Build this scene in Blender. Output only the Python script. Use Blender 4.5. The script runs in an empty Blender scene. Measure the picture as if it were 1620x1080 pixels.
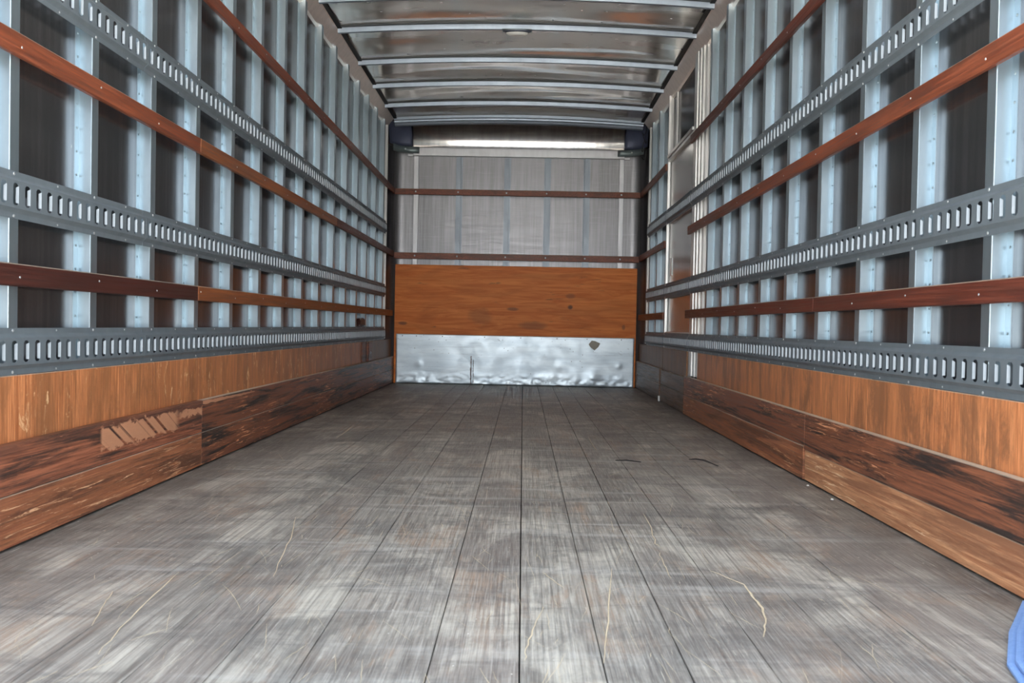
import bpy, bmesh, math, random
from mathutils import Vector, Matrix
random.seed(7)
C = bpy.context.scene.collection
PI = math.pi

# ------------------------------------------------------------------ camera
W = 1.24            # half width between the wall posts
SHEET = 1.28        # half width at the wall sheets
REAR, FRONT = 0.88, 8.43
cam = bpy.data.cameras.new('camera'); co = bpy.data.objects.new('camera', cam); C.objects.link(co)
f_px, yaw, pitch, roll = 1331.4, 0.0129, -0.0183, 0.0196
cam.sensor_width = 36; cam.lens = f_px/1620*36
cam.clip_start = .02
co.location = (0.0818, 0, 0.5916)
# forward/right/up of the fitted camera
Rz = Matrix.Rotation(yaw, 3, 'Z'); Rx = Matrix.Rotation(pitch, 3, 'X'); Ry = Matrix.Rotation(-roll, 3, 'Y')
base = Matrix(((1,0,0),(0,0,-1),(0,1,0)))
co.rotation_euler = (Rz @ Rx @ Ry @ base).to_euler()
cam.dof.use_dof = True; cam.dof.focus_distance = 4.2; cam.dof.aperture_fstop = 8.0
bpy.context.scene.camera = co
# ------------------------------------------------------------------ light
wd = bpy.data.worlds.new('world'); bpy.context.scene.world = wd; wd.use_nodes = True
nt = wd.node_tree; nt.nodes.clear()
out = nt.nodes.new('ShaderNodeOutputWorld'); bg = nt.nodes.new('ShaderNodeBackground')
geo = nt.nodes.new('ShaderNodeTexCoord'); sep = nt.nodes.new('ShaderNodeSeparateXYZ'); ramp = nt.nodes.new('ShaderNodeValToRGB')
nt.links.new(geo.outputs['Generated'], sep.inputs[0]); nt.links.new(sep.outputs['Z'], ramp.inputs[0])
ramp.color_ramp.elements[0].position = 0.0; ramp.color_ramp.elements[0].color = (.97,.99,1.0,1)
ramp.color_ramp.elements[1].position = 0.7; ramp.color_ramp.elements[1].color = (.74,.87,1.0,1)
nt.links.new(ramp.outputs[0], bg.inputs[0]); nt.links.new(bg.outputs[0], out.inputs[0]); bg.inputs[1].default_value = 4.5
sun = bpy.data.lights.new('sun', 'SUN'); sun.energy = 55.0; sun.angle = .01; sun.color = (1,.95,.86)
so = bpy.data.objects.new('sun', sun); C.objects.link(so)
so.rotation_euler = Vector((-.8,-.12,-1)).to_track_quat('-Z','Y').to_euler()
vs = bpy.context.scene.view_settings
vs.view_transform = 'Standard'; vs.look = 'None'; vs.gamma = 1; vs.use_curve_mapping = False
vs.exposure = 0.08
por = bpy.data.lights.new('rear_opening_portal', 'AREA'); por.shape='RECTANGLE'; por.size = 2.56; por.size_y = 2.62
por.cycles.is_portal = True
po = bpy.data.objects.new('rear_opening_portal', por); C.objects.link(po); po.location = (0, REAR-.03, 1.31)
po.rotation_euler = (PI/2, 0, 0)      # -Z axis of the lamp looks along +Y

# ------------------------------------------------------------------ node helpers
class N:
    def __init__(s, name):
        s.m = bpy.data.materials.new(name); s.m.use_nodes = True; s.t = s.m.node_tree
        s.b = s.t.nodes['Principled BSDF']
        s.pos = s.t.nodes.new('ShaderNodeNewGeometry').outputs['Position']
    def link(s, a, b): s.t.links.new(a, b)
    def map(s, sc, loc=(0,0,0)):
        n = s.t.nodes.new('ShaderNodeMapping'); n.inputs['Scale'].default_value = sc; n.inputs['Location'].default_value = loc
        s.link(s.pos, n.inputs[0]); return n.outputs[0]
    def noise(s, sc, scale=1, detail=4, rough=.55, dist=0, loc=(0,0,0)):
        n = s.t.nodes.new('ShaderNodeTexNoise'); s.link(s.map(sc, loc), n.inputs['Vector'])
        n.inputs['Scale'].default_value = scale; n.inputs['Detail'].default_value = detail
        n.inputs['Roughness'].default_value = rough; n.inputs['Distortion'].default_value = dist
        return n.outputs[0]
    def vor(s, sc, scale=1, feat='F1', loc=(0,0,0), col=False):
        n = s.t.nodes.new('ShaderNodeTexVoronoi'); n.feature = feat; s.link(s.map(sc, loc), n.inputs['Vector']); n.inputs['Scale'].default_value = scale
        return n.outputs['Color' if col else 'Distance']
    def ramp(s, v, lo, hi, a=0., b=1.):
        n = s.t.nodes.new('ShaderNodeMapRange'); n.interpolation_type = 'SMOOTHSTEP'
        n.inputs[1].default_value = lo; n.inputs[2].default_value = hi; n.inputs[3].default_value = a; n.inputs[4].default_value = b
        s.link(v, n.inputs[0]); return n.outputs[0]
    def math(s, op, a, b=None):
        n = s.t.nodes.new('ShaderNodeMath'); n.operation = op
        for i, v in enumerate((a, b)):
            if v is None: continue
            if isinstance(v, (int, float)): n.inputs[i].default_value = v
            else: s.link(v, n.inputs[i])
        return n.outputs[0]
    def mix(s, f, a, b, mode='MIX'):
        n = s.t.nodes.new('ShaderNodeMix'); n.data_type = 'RGBA'; n.blend_type = mode
        for i, v in ((0, f), (6, a), (7, b)):
            if isinstance(v, (int, float)): n.inputs[i].default_value = v
            elif isinstance(v, tuple): n.inputs[i].default_value = (*v, 1)
            else: s.link(v, n.inputs[i])
        return n.outputs[2]
    def axis(s):
        n = s.t.nodes.new('ShaderNodeSeparateXYZ'); s.link(s.pos, n.inputs[0]); return n.outputs
    def attr(s, name):
        n = s.t.nodes.new('ShaderNodeAttribute'); n.attribute_name = name; return n.outputs['Fac']
    def done(s, col, rough=.5, metal=0., bump=None, bs=.3, bd=.002, spec=None):
        for k, v in (('Base Color', col), ('Roughness', rough), ('Metallic', metal)):
            if isinstance(v, (int, float)): s.b.inputs[k].default_value = v
            elif isinstance(v, tuple): s.b.inputs[k].default_value = (*v, 1)
            else: s.link(v, s.b.inputs[k])
        if spec is not None: s.b.inputs['Specular IOR Level'].default_value = spec
        if bump is not None:
            n = s.t.nodes.new('ShaderNodeBump'); n.inputs['Strength'].default_value = bs; n.inputs['Distance'].default_value = bd
            s.link(bump, n.inputs['Height']); s.link(n.outputs[0], s.b.inputs['Normal'])
        return s.m

def galv(name, col, metal=.55, rough=.42, dirt=.35, bump=True):
    m = N(name)
    c = m.mix(m.ramp(m.noise((25,25,6), 1, 3), .3, .7), col, tuple(x*.92 for x in col))
    c = m.mix(m.ramp(m.noise((9,9,9), 1, 5), .55, .8, 0, dirt), c, tuple(x*.5 for x in col))
    return m.done(c, m.ramp(m.noise((20,20,6), 1, 2), .3, .7, rough-.03, rough+.05), metal, m.noise((14,14,3), 1, 2) if bump else None, .04, .001)

def wood(name, dark, light, wear=(.62,.36,.2), wear_lo=.66, grime=.5, grime_col=(.035,.026,.022), rough=.36, vertical=False, seed=0, wide=1., dust=.92):
    m = N(name)
    sc = (60, 150, 4) if vertical else (60, 3.5, 130*wide)
    g = m.noise(sc, 1, 6, .62, .6, (seed, seed*2, seed))
    g2 = m.noise((4, 14, 3) if vertical else (6, 1.1, 26), 1, 6, .68, 1.2, (seed*3, 1, seed))
    c = m.mix(m.ramp(g, .3, .72), dark, light)
    c = m.mix(m.ramp(g2, .35, .68, 0, .75), c, tuple((a+b)*.34 for a, b in zip(dark, light)))
    c = m.mix(m.math('MULTIPLY', m.ramp(m.noise(((5, 9, 2.5) if vertical else (3, 1.4, 24)), 1, 8, .75, .5, (9, seed+4, 2)), .46, .6), grime), c, grime_col)
    wv = m.noise((10, 26, 8) if vertical else (10, 5, 95), 1, 7, .75, .9, (seed, 7, 4))
    wm = m.math('MULTIPLY', m.ramp(wv, wear_lo-.02, wear_lo+.04), m.ramp(m.noise((2,1.2,5), 1, 3, .5, 0, (4,seed,1)), .42, .62))
    c = m.mix(wm, c, wear)
    nz = m.t.nodes.new('ShaderNodeSeparateXYZ'); m.link(m.t.nodes['Geometry'].outputs['Normal'], nz.inputs[0])
    c = m.mix(m.ramp(nz.outputs[2], .5, .9, 0, dust), c, (.54,.47,.38))
    return m.done(c, m.ramp(g, .3, .7, rough, rough+.22), 0, g, .35, .0015)

M = {}
M['galv'] = galv('galvanised_post_steel', (.40,.49,.55), .82, .34, .2)
M['track'] = galv('galvanised_track_steel', (.19,.23,.265), .35, .50, .45)
M['lip'] = galv('lit_slot_lip_steel', (.36,.41,.46), .3, .45, .1)  # track steel lightened: the light caught by the slot lips is in the colour
M['bow'] = galv('ceiling_bow_steel', (.34,.40,.48), .6, .4, .3)
M['fpost'] = galv('front_post_steel', (.29,.33,.38), .5, .42, .2)
M['flange'] = galv('shaded_bow_flange', (.12,.12,.12), .3, .5, .4)  # bow steel darkened: the shade line beside each bow is put into the colour
M['alu'] = galv('plain_aluminium', (.70,.70,.70), .8, .36, .0, False)
M['jamb'] = galv('bright_jamb_aluminium', (.80,.80,.79), .45, .36, .0, False)
M['rail'] = galv('top_rail_aluminium', (.88,.79,.73), .75, .42, .0, False)
M['alu_front'] = galv('front_strip_aluminium', (.62,.63,.66), .6, .42, .3)
M['rivet'] = galv('rivet_steel', (.60,.64,.67), .7, .35, .1)
m = N('wall_sheet_aluminium')
st = m.noise((30, 50, 1.2), 1, 5, .6)
c = m.mix(m.ramp(st, .35, .7), (.27,.275,.29), (.36,.36,.37))
c = m.mix(m.ramp(m.noise((3,3,3),1,6,.6,.5), .5, .78, 0, .10), c, (.20,.19,.19))
flk = m.math('MULTIPLY', m.ramp(m.vor((60,60,25),1), .16, .1), m.ramp(m.noise((1.6,1.6,2.2),1,3), .62, .7))
c = m.mix(flk, c, (.7,.66,.58))
M['sheet'] = m.done(c, m.ramp(m.noise((2,2,3),1,2), .3, .7, .17, .23), .92)
m.b.inputs['Specular Tint'].default_value = (.42,.41,.41,1)      # dull oxidised edge reflectance
m = N('front_sheet_aluminium')
st = m.noise((60, 20, 2.0), 1, 6, .65); st2 = m.noise((4, 20, 70), 1, 5, .65)
c = m.mix(m.ramp(st, .3, .7), (.17,.17,.18), (.25,.25,.265))
c = m.mix(m.ramp(st2, .5, .75, 0, .3), c, (.36,.36,.38))
M['front'] = m.done(c, m.ramp(st2, .3, .7, .34, .44), .85, m.noise((30,30,3),1,3), .1, .002)
m = N('rolled_front_sheet')
st = m.noise((30, 4, 4), 1, 4, .6)
M['front_roll'] = m.done(m.mix(m.ramp(st,.3,.7), (.42,.41,.40), (.54,.53,.52)), .13, 1.0, m.noise((5,2,2),1,2), .15, .01)
m = N('roof_sheet_aluminium')
n1 = m.noise((1.6,3.0,1), 1, 3, .5, .4); n2 = m.ramp(m.vor((5.5,5.5,1), 1), 0, .085)
n3 = m.ramp(m.vor((9,9,1), 1.0, loc=(3,1,0)), 0, .10)
h = m.math('ADD', m.math('MULTIPLY', n1, .08), m.math('ADD', m.math('MULTIPLY', n2, .16), m.math('MULTIPLY', n3, .10)))
c = m.mix(m.ramp(m.noise((2,3,1),1,4,.6,.8), .5, .68), (.96,.93,.89), (.72,.69,.67))
M['roof'] = m.done(c, m.ramp(m.noise((3,3,3),1,4), .35, .7, .10, .20), .68, h, .9, .03)
m = N('galvanised_kick_sheet')
c = m.mix(m.ramp(m.noise((2.5,1,12),1,6,.65,.4), .3, .7), (.60,.70,.78), (.78,.88,.95))
c = m.mix(m.ramp(m.noise((1.5,1,60),1,6,.7,.2), .56, .70, 0, .5), c, (.36,.42,.47))
c = m.mix(m.ramp(m.noise((9,1,18),1,6,.75,.6), .62, .68, 0, .5), c, (.26,.30,.34))
c = m.mix(m.math('MULTIPLY', m.ramp(m.vor((26,1,20),1), .12, .06), m.ramp(m.noise((2,1,3),1,2), .5, .6)), c, (.12,.12,.12))
M['kick'] = m.done(c, m.ramp(m.noise((8,1,8),1,2), .3, .7, .34, .44), .55, m.noise((4,1,30),1,4), .2, .002)
M['band'] = N('dull_black').done((.012,.012,.013), .6)
m = N('pale_patch'); M['patch'] = m.done(m.mix(m.noise((60,60,60),1,3), (.42,.40,.34), (.52,.50,.44)), .7)
m = N('rust_streak'); M['rust'] = m.done(m.mix(m.ramp(m.noise((90,1,30),1,4), .4,.6), (.16,.11,.11), (.30,.26,.27)), .7)

M['slat_red'] = wood('varnished_slat_red_brown', (.15,.040,.022), (.36,.10,.045), (.5,.22,.1), .70, .35, seed=1)
M['slat_orange'] = wood('varnished_slat_orange', (.20,.062,.025), (.46,.155,.055), (.55,.3,.14), .68, .3, seed=2)
M['slat_dark'] = wood('varnished_slat_maroon', (.045,.012,.010), (.10,.028,.020), (.42,.15,.06), .74, .3, seed=3)
M['slat_mar'] = wood('varnished_slat_deep_red', (.095,.024,.016), (.20,.052,.030), (.5,.2,.08), .70, .3, seed=4)
M['kick_l'] = wood('worn_kick_board_red', (.26,.085,.045), (.58,.23,.105), (.86,.5,.28), .58, .6, seed=5, wide=1.5)
M['kick_d'] = wood('worn_kick_board_dark', (.15,.055,.033), (.44,.16,.08), (.92,.42,.21), .575, .95, (.03,.026,.025), seed=6, wide=1.5)
M['kick_r'] = wood('bare_kick_board_tan', (.40,.15,.07), (.82,.44,.23), (.95,.70,.44), .58, .75, (.26,.11,.06), .5, seed=8, wide=1.)
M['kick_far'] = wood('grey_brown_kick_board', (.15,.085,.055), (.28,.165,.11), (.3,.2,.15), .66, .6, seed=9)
M['ply'] = wood('side_plywood_orange', (.36,.115,.042), (.80,.33,.135), (.95,.66,.36), .60, .5, (.24,.105,.045), .38, True, seed=10)
M['scrape'] = N('scraped_wood').done((.60,.29,.17), .5)
M['ply_r'] = wood('side_plywood_ochre', (.40,.125,.045), (.86,.36,.15), (.95,.66,.36), .69, .7, (.22,.10,.05), .38, True, seed=12)
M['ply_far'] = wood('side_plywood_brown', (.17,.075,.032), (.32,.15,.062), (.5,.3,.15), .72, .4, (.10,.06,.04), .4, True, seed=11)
m = N('front_plywood')
g = m.noise((2.2, 1, 26), 1, 6, .6, 1.0); g2 = m.noise((1.2, 1, 4), 1, 4, .5, 1.5)
c = m.mix(m.ramp(g, .3, .7), (.66,.16,.032), (.86,.29,.07))
c = m.mix(m.ramp(g2, .4, .7, 0, .45), c, (.46,.12,.03))
c = m.mix(m.math('MULTIPLY', m.ramp(m.noise((4,1,22),1,5,.65,.3), .62, .74), .6), c, (.16,.08,.045))
ax = m.axis()
def spot(cx, cz, rx, rz):
    a = m.math('POWER', m.math('MULTIPLY', m.math('SUBTRACT', ax[0], cx), 1/rx), 2); b = m.math('POWER', m.math('MULTIPLY', m.math('SUBTRACT', ax[2], cz), 1/rz), 2)
    return m.ramp(m.math('ADD', m.math('ADD', a, b), m.math('MULTIPLY', m.noise((14,1,14),1,4), .8)), 1.5, .5)
for sp, am in ((spot(.545,.79,.03,.026), .85), (spot(.545,.90,.06,.03), .4), (spot(-.03,.76,.07,.02), .6), (spot(.18,.60,.16,.05), .4), (spot(-1.12,.60,.05,.02), .7), (spot(-.35,.68,.14,.10), .3), (spot(1.08,.60,.02,.03), .5)):
    c = m.mix(m.math('MULTIPLY', sp, am), c, (.11,.06,.045))
M['ply_front'] = m.done(c, .5, 0, g, .15, .001, .25)
m = N('scraped_kick_board')
ax = m.axis()
g = m.noise((60,3.5,190),1,6,.62,.6)
c = m.mix(m.ramp(g,.3,.72), (.20,.065,.036), (.50,.18,.095))
c = m.mix(m.ramp(m.noise((3,1.4,26),1,8,.75,.5), .44, .6, 0, .9), c, (.045,.032,.028))
top = m.math('MULTIPLY', m.ramp(ax[2], .228, .25), m.ramp(m.noise((8,6,40),1,4), .3, .5))
c = m.mix(m.math('MULTIPLY', top, .55), c, (.04,.03,.028))
dg = m.math('ADD', ax[1], m.math('MULTIPLY', ax[2], 1.6))
rag = m.math('ADD', ax[2], m.math('MULTIPLY', m.noise((1,26,50),1,5,.7), .07))
msk = m.math('MULTIPLY', m.math('MULTIPLY', m.ramp(ax[1], 2.55, 2.57), m.ramp(ax[1], 3.16, 3.10)), m.math('MULTIPLY', m.ramp(rag, .212, .222), m.ramp(rag, .292, .282)))
nn = m.t.nodes.new('ShaderNodeTexNoise'); nn.noise_dimensions = '1D'; nn.inputs['Scale'].default_value = 22; nn.inputs['Detail'].default_value = 3; m.link(dg, nn.inputs['W'])
msk = m.math('MULTIPLY', msk, m.ramp(nn.outputs[0], .30, .44))
msk2 = m.math('MULTIPLY', m.math('MULTIPLY', m.ramp(ax[1], 3.12, 3.18), m.ramp(ax[1], 4.1, 3.8)), m.math('MULTIPLY', m.ramp(rag, .248, .254), m.ramp(rag, .282, .272)))
msk = m.math('MAXIMUM', msk, msk2)
c = m.mix(msk, c, (.62,.30,.17))
wv = m.ramp(m.noise((10,5,95),1,7,.75,.8), .61, .66)
c = m.mix(m.math('MULTIPLY', wv, .8), c, (.55,.24,.15))
M['kick_scrape'] = m.done(c, .42, 0, g, .35, .0015)

m = N('worn_floor_planks')
t = m.attr('tint'); ax = m.axis()
g = m.noise((95, 1.7, 1), 1, 9, .66, .5); fine = m.noise((300, 7, 1), 1, 6, .7)
c = m.mix(m.ramp(g, .28, .74), (.13,.118,.108), (.40,.375,.34))
c = m.mix(m.ramp(t, 0, 1, 0, .55), c, (.20,.165,.150))
gm = m.ramp(m.noise((110,1.3,1),1,9,.66,.4,(4,4,0)), .30, .66)
c = m.mix(m.math('MULTIPLY', m.ramp(m.noise((3.4,1.6,1),1,8,.66,.8,(3,2,0)), .45, .64, 0, .8), gm), c, (.68,.64,.56))     # bare worn patches
c = m.mix(m.math('MULTIPLY', m.ramp(m.noise((5.5,2.4,1),1,7,.7,.8,(8,1,0)), .5, .64, 0, .8), m.ramp(gm, 1, 0, .2, 1)), c, (.36,.25,.18))     # warm bare wood
c = m.mix(m.ramp(m.noise((2.2,8,1),1,8,.72,.5,(1,5,0)), .47, .68, 0, .7), c, (.13,.122,.118))    # cross bands of grime
c = m.mix(m.ramp(m.noise((1.0,11,1),1,4,.6,.2,(6,5,0)), .52, .70, 0, .35), c, (.56,.56,.55))
c = m.mix(m.ramp(m.noise((1.8,2.2,1),1,9,.7,1.2,(12,7,0)), .5, .66, 0, .6), c, (.12,.112,.108))
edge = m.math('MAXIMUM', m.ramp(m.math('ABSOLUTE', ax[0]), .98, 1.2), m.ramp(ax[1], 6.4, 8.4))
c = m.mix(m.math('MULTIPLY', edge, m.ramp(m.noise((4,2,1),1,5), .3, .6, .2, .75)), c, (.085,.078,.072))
sc1 = m.ramp(m.noise((160, 5, 1), 1, 4, .6, 2.2, (2,9,0)), .66, .70)
c = m.mix(m.math('MULTIPLY', sc1, .7), c, (.62,.58,.50))
sc2 = m.math('MULTIPLY', m.ramp(m.vor((34,24,1),1), .075, .045), m.ramp(m.noise((1.4,1.1,1),1,2), .45, .6))
c = m.mix(m.math('MULTIPLY', sc2, .8), c, (.75,.74,.70))
c = m.mix(m.ramp(fine, .45, .7, 0, .35), c, (.60,.58,.55))
c = m.mix(m.ramp(fine, .5, .28, 0, .5), c, (.11,.10,.095))
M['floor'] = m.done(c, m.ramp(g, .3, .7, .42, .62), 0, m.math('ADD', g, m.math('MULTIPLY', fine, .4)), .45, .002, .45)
M['gap'] = N('dark_gap').done((.012,.011,.010), .9)
m = N('fresh_wood'); M['splinter'] = m.done(m.mix(m.noise((30,30,30),1,3), (.52,.40,.25), (.80,.72,.56)), .6)
M['dark_stain'] = N('black_scuff').done((.03,.03,.032), .5)
m = N('placeholder_blue'); M['blue'] = m.done(m.mix(m.noise((120,120,40),1,3), (.16,.30,.62), (.26,.42,.78)), .85)
m = N('side_door_panel')
c = m.mix(m.ramp(m.noise((4,4,3),1,5), .4, .7), (.34,.335,.33), (.42,.41,.40))
M['door'] = m.done(c, .24, .7, m.noise((3,3,2),1,2), .06, .004)
m = N('yard_concrete'); M['yard'] = m.done(m.mix(m.noise((1.2,1.2,1),1,6), (.36,.35,.33), (.48,.46,.43)), .9)
M['lens'] = N('lamp_lens').done((.62,.62,.60), .25)
M['darkmetal'] = N('dark_fitting').done((.07,.08,.11), .45, .3)
M['gusset'] = galv('corner_gusset_painted', (.085,.10,.165), .2, .45, .4)
M['bracket'] = galv('bracket_grey_green', (.20,.25,.26), .4, .4, .3)
M['cleat'] = wood('cleat_wood', (.10,.03,.02), (.30,.10,.05), seed=14)

# ------------------------------------------------------------------ mesh helpers
def link(name, me, mat=None, parent=None):
    if isinstance(me, bmesh.types.BMesh):
        bm = me; me = bpy.data.meshes.new(name); bm.to_mesh(me); bm.free()
    if mat is not None and not me.materials: me.materials.append(mat)
    o = bpy.data.objects.new(name, me); C.objects.link(o)
    if parent is not None:
        o.parent = parent
    return o
def tag(o, label, cat, group=None, kind=None):
    o['label'] = label; o['category'] = cat
    if group: o['group'] = group
    if kind: o['kind'] = kind
    return o
def struct(o, label=None):
    o['kind'] = 'structure'
    if label: o['label'] = label; o['category'] = label.split()[-1]
    return o
def shift(bm, p):
    bmesh.ops.translate(bm, verts=bm.verts, vec=-Vector(p))
def place(name, bm, mat, base, parent=None):
    """link a mesh built in world space so that its origin is at base"""
    off = Vector(base) - (parent.location if parent is not None else Vector())
    shift(bm, base); o = link(name, bm, mat, parent); o.location = off; return o
def box(bm, x0, x1, y0, y1, z0, z1, bev=0, mi=0):
    r = bmesh.ops.create_cube(bm, size=1)
    for v in r['verts']:
        v.co = Vector(((x0+x1)/2 + v.co.x*(x1-x0), (y0+y1)/2 + v.co.y*(y1-y0), (z0+z1)/2 + v.co.z*(z1-z0)))
    es = list({e for v in r['verts'] for e in v.link_edges})
    fs = list({f for v in r['verts'] for f in v.link_faces})
    for f in fs: f.material_index = mi
    if bev: bmesh.ops.bevel(bm, geom=es, offset=bev, segments=1, affect='EDGES')
def strip(bm, pts, a, b, fn):
    """surface: polyline pts (2D) swept from a to b; fn(p, t) -> 3D"""
    A = [bm.verts.new(fn(p, a)) for p in pts]; B = [bm.verts.new(fn(p, b)) for p in pts]
    for i in range(len(pts)-1): bm.faces.new((A[i], A[i+1], B[i+1], B[i]))
def solid(o, t, off=0):
    md = o.modifiers.new('sheet', 'SOLIDIFY'); md.thickness = t; md.offset = off; return o
def dome(bm, c, axis, r, h=.5, seg=8):
    q = Vector(axis).to_track_quat('Z','Y').to_matrix()
    c = Vector(c); rings = []
    for k in range(3):
        a = k*PI/6
        rings.append([bm.verts.new(c + q @ Vector((r*math.cos(a)*math.cos(2*PI*i/seg), r*math.cos(a)*math.sin(2*PI*i/seg), r*h*math.sin(a)))) for i in range(seg)])
    top = bm.verts.new(c + q @ Vector((0,0,r*h)))
    for k in range(2):
        for i in range(seg): bm.faces.new((rings[k][i], rings[k][(i+1)%seg], rings[k+1][(i+1)%seg], rings[k+1][i]))
    for i in range(seg): bm.faces.new((rings[2][i], rings[2][(i+1)%seg], top))
    bm.faces.new(list(reversed(rings[0])))
_b = {}
def rivet(parent, p, axis, r=.0045, name='rivet', mat='rivet'):
    k = (axis, r, mat)
    if k not in _b:
        bm = bmesh.new(); dome(bm, (0,0,0), axis, r, .55); me = bpy.data.meshes.new(name); bm.to_mesh(me); bm.free(); me.materials.append(M[mat]); _b[k] = me
    o = bpy.data.objects.new(name, _b[k]); C.objects.link(o); o.parent = parent; o.location = Vector(p)-parent.location; return o
ORD = ['first','second','third','fourth','fifth','sixth','seventh','eighth','ninth','tenth','eleventh','twelfth','thirteenth','fourteenth','fifteenth','sixteenth','seventeenth']
SIDE = {-1:'left', 1:'right'}

# ------------------------------------------------------------------ setting: ground, floor, walls, roof
bm = bmesh.new(); box(bm, -30, 30, -60, 12, -1.25, -1.15)
struct(place('ground', bm, M['yard'], (0,0,-1.2)))

def build_floor():
    bm = bmesh.new(); lay = bm.loops.layers.float.new('tint') if False else None
    seams = [-1.235,-1.06,-.90,-.735,-.56,-.43,-.29,-.07,.087,.235,.381,.53,.69,.86,1.04,1.235]
    tints = {}
    for i in range(len(seams)-1):
        n0 = len(bm.verts)
        ew = .0032 if i in (7,8,10) else .0016
        box(bm, seams[i]+ew/2, seams[i+1]-ew/2, REAR, FRONT-.035, -.035, -random.choice((0,.0006,.001)), .0008)
        bm.verts.ensure_lookup_table()
        for v in list(bm.verts)[n0:]: tints[v.index if v.index >= 0 else -1] = 0
        bm.verts.index_update()
        tv = {7:.9, 6:.35, 8:.1, 9:.25}.get(i, random.random()*.8)
        for v in list(bm.verts)[n0:]: tints[v.index] = tv
    me = bpy.data.meshes.new('floor'); bm.to_mesh(me); n = len(me.vertices); bm.free()
    at = me.attributes.new('tint', 'FLOAT', 'POINT')
    for i in range(n): at.data[i].value = tints.get(i, .3)
    o = link('floor', me, M['floor']); struct(o)
    b2 = bmesh.new(); box(b2, -1.28, 1.28, REAR, FRONT+.02, -.08, -.036)
    struct(link('trim_1', b2, M['gap']))
build_floor()

def side_wall(s):
    bm = bmesh.new()
    # sheet with shallow vertical seams; the right wall leaves the side doorway open
    def panel(y0, y1, z0, z1): box(bm, min(s*SHEET, s*(SHEET+.02)), max(s*SHEET, s*(SHEET+.02)), y0, y1, z0, z1)
    if s < 0: panel(REAR, 8.275, -.05, 2.64)
    else:
        panel(REAR, 5.86, -.05, 2.64); panel(6.93, 8.275, -.05, 2.64); panel(5.86, 6.93, 1.99, 2.64)
    struct(place('wall_'+SIDE[s], bm, M['sheet'], (s*SHEET, REAR, 0)))
for s in (-1, 1): side_wall(s)

def front_wall():
    # flat sheet whose sides and top roll back towards the side walls and the roof
    r = .15; xs = []; n = 10
    prof = []                                   # plan: (x, y)
    for k in range(n+1):
        a = k/n*PI/2; prof.append((-(SHEET-r) - r*math.cos(a), FRONT - r + r*math.sin(a)))
    k = 14
    for i in range(1, k): prof.append((-(SHEET-r) + 2*(SHEET-r)*i/k, FRONT))
    for kk in range(n+1):
        a = PI/2 - kk/n*PI/2; prof.append(((SHEET-r) + r*math.cos(a), FRONT - r + r*math.sin(a)))
    zs = [(-.05, 0)] + [(2.36*i/12, 0) for i in range(1, 13)]
    R = .27
    for i in range(1, 11):
        a = i/10*PI/2*.92; zs.append((2.36 + R*math.sin(a)*1.0, R*(1-math.cos(a))))
    bm = bmesh.new(); rows = []
    for z, back in zs:
        rows.append([bm.verts.new((x, min(y, FRONT - back) if back else y, z)) for x, y in prof])
    for i in range(len(rows)-1):
        for j in range(len(prof)-1):
            bm.faces.new((rows[i][j], rows[i][j+1], rows[i+1][j+1], rows[i+1][j]))
    for f in bm.faces:
        f.smooth = True
        if f.calc_center_median().z > 2.36: f.material_index = 1
    bmesh.ops.recalc_face_normals(bm, faces=bm.faces)
    o = struct(place('wall_front', bm, M['front'], (0, FRONT, 0))); o.data.materials.append(M['front_roll']); solid(o, .004, 1 if False else 0)
front_wall()

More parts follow.
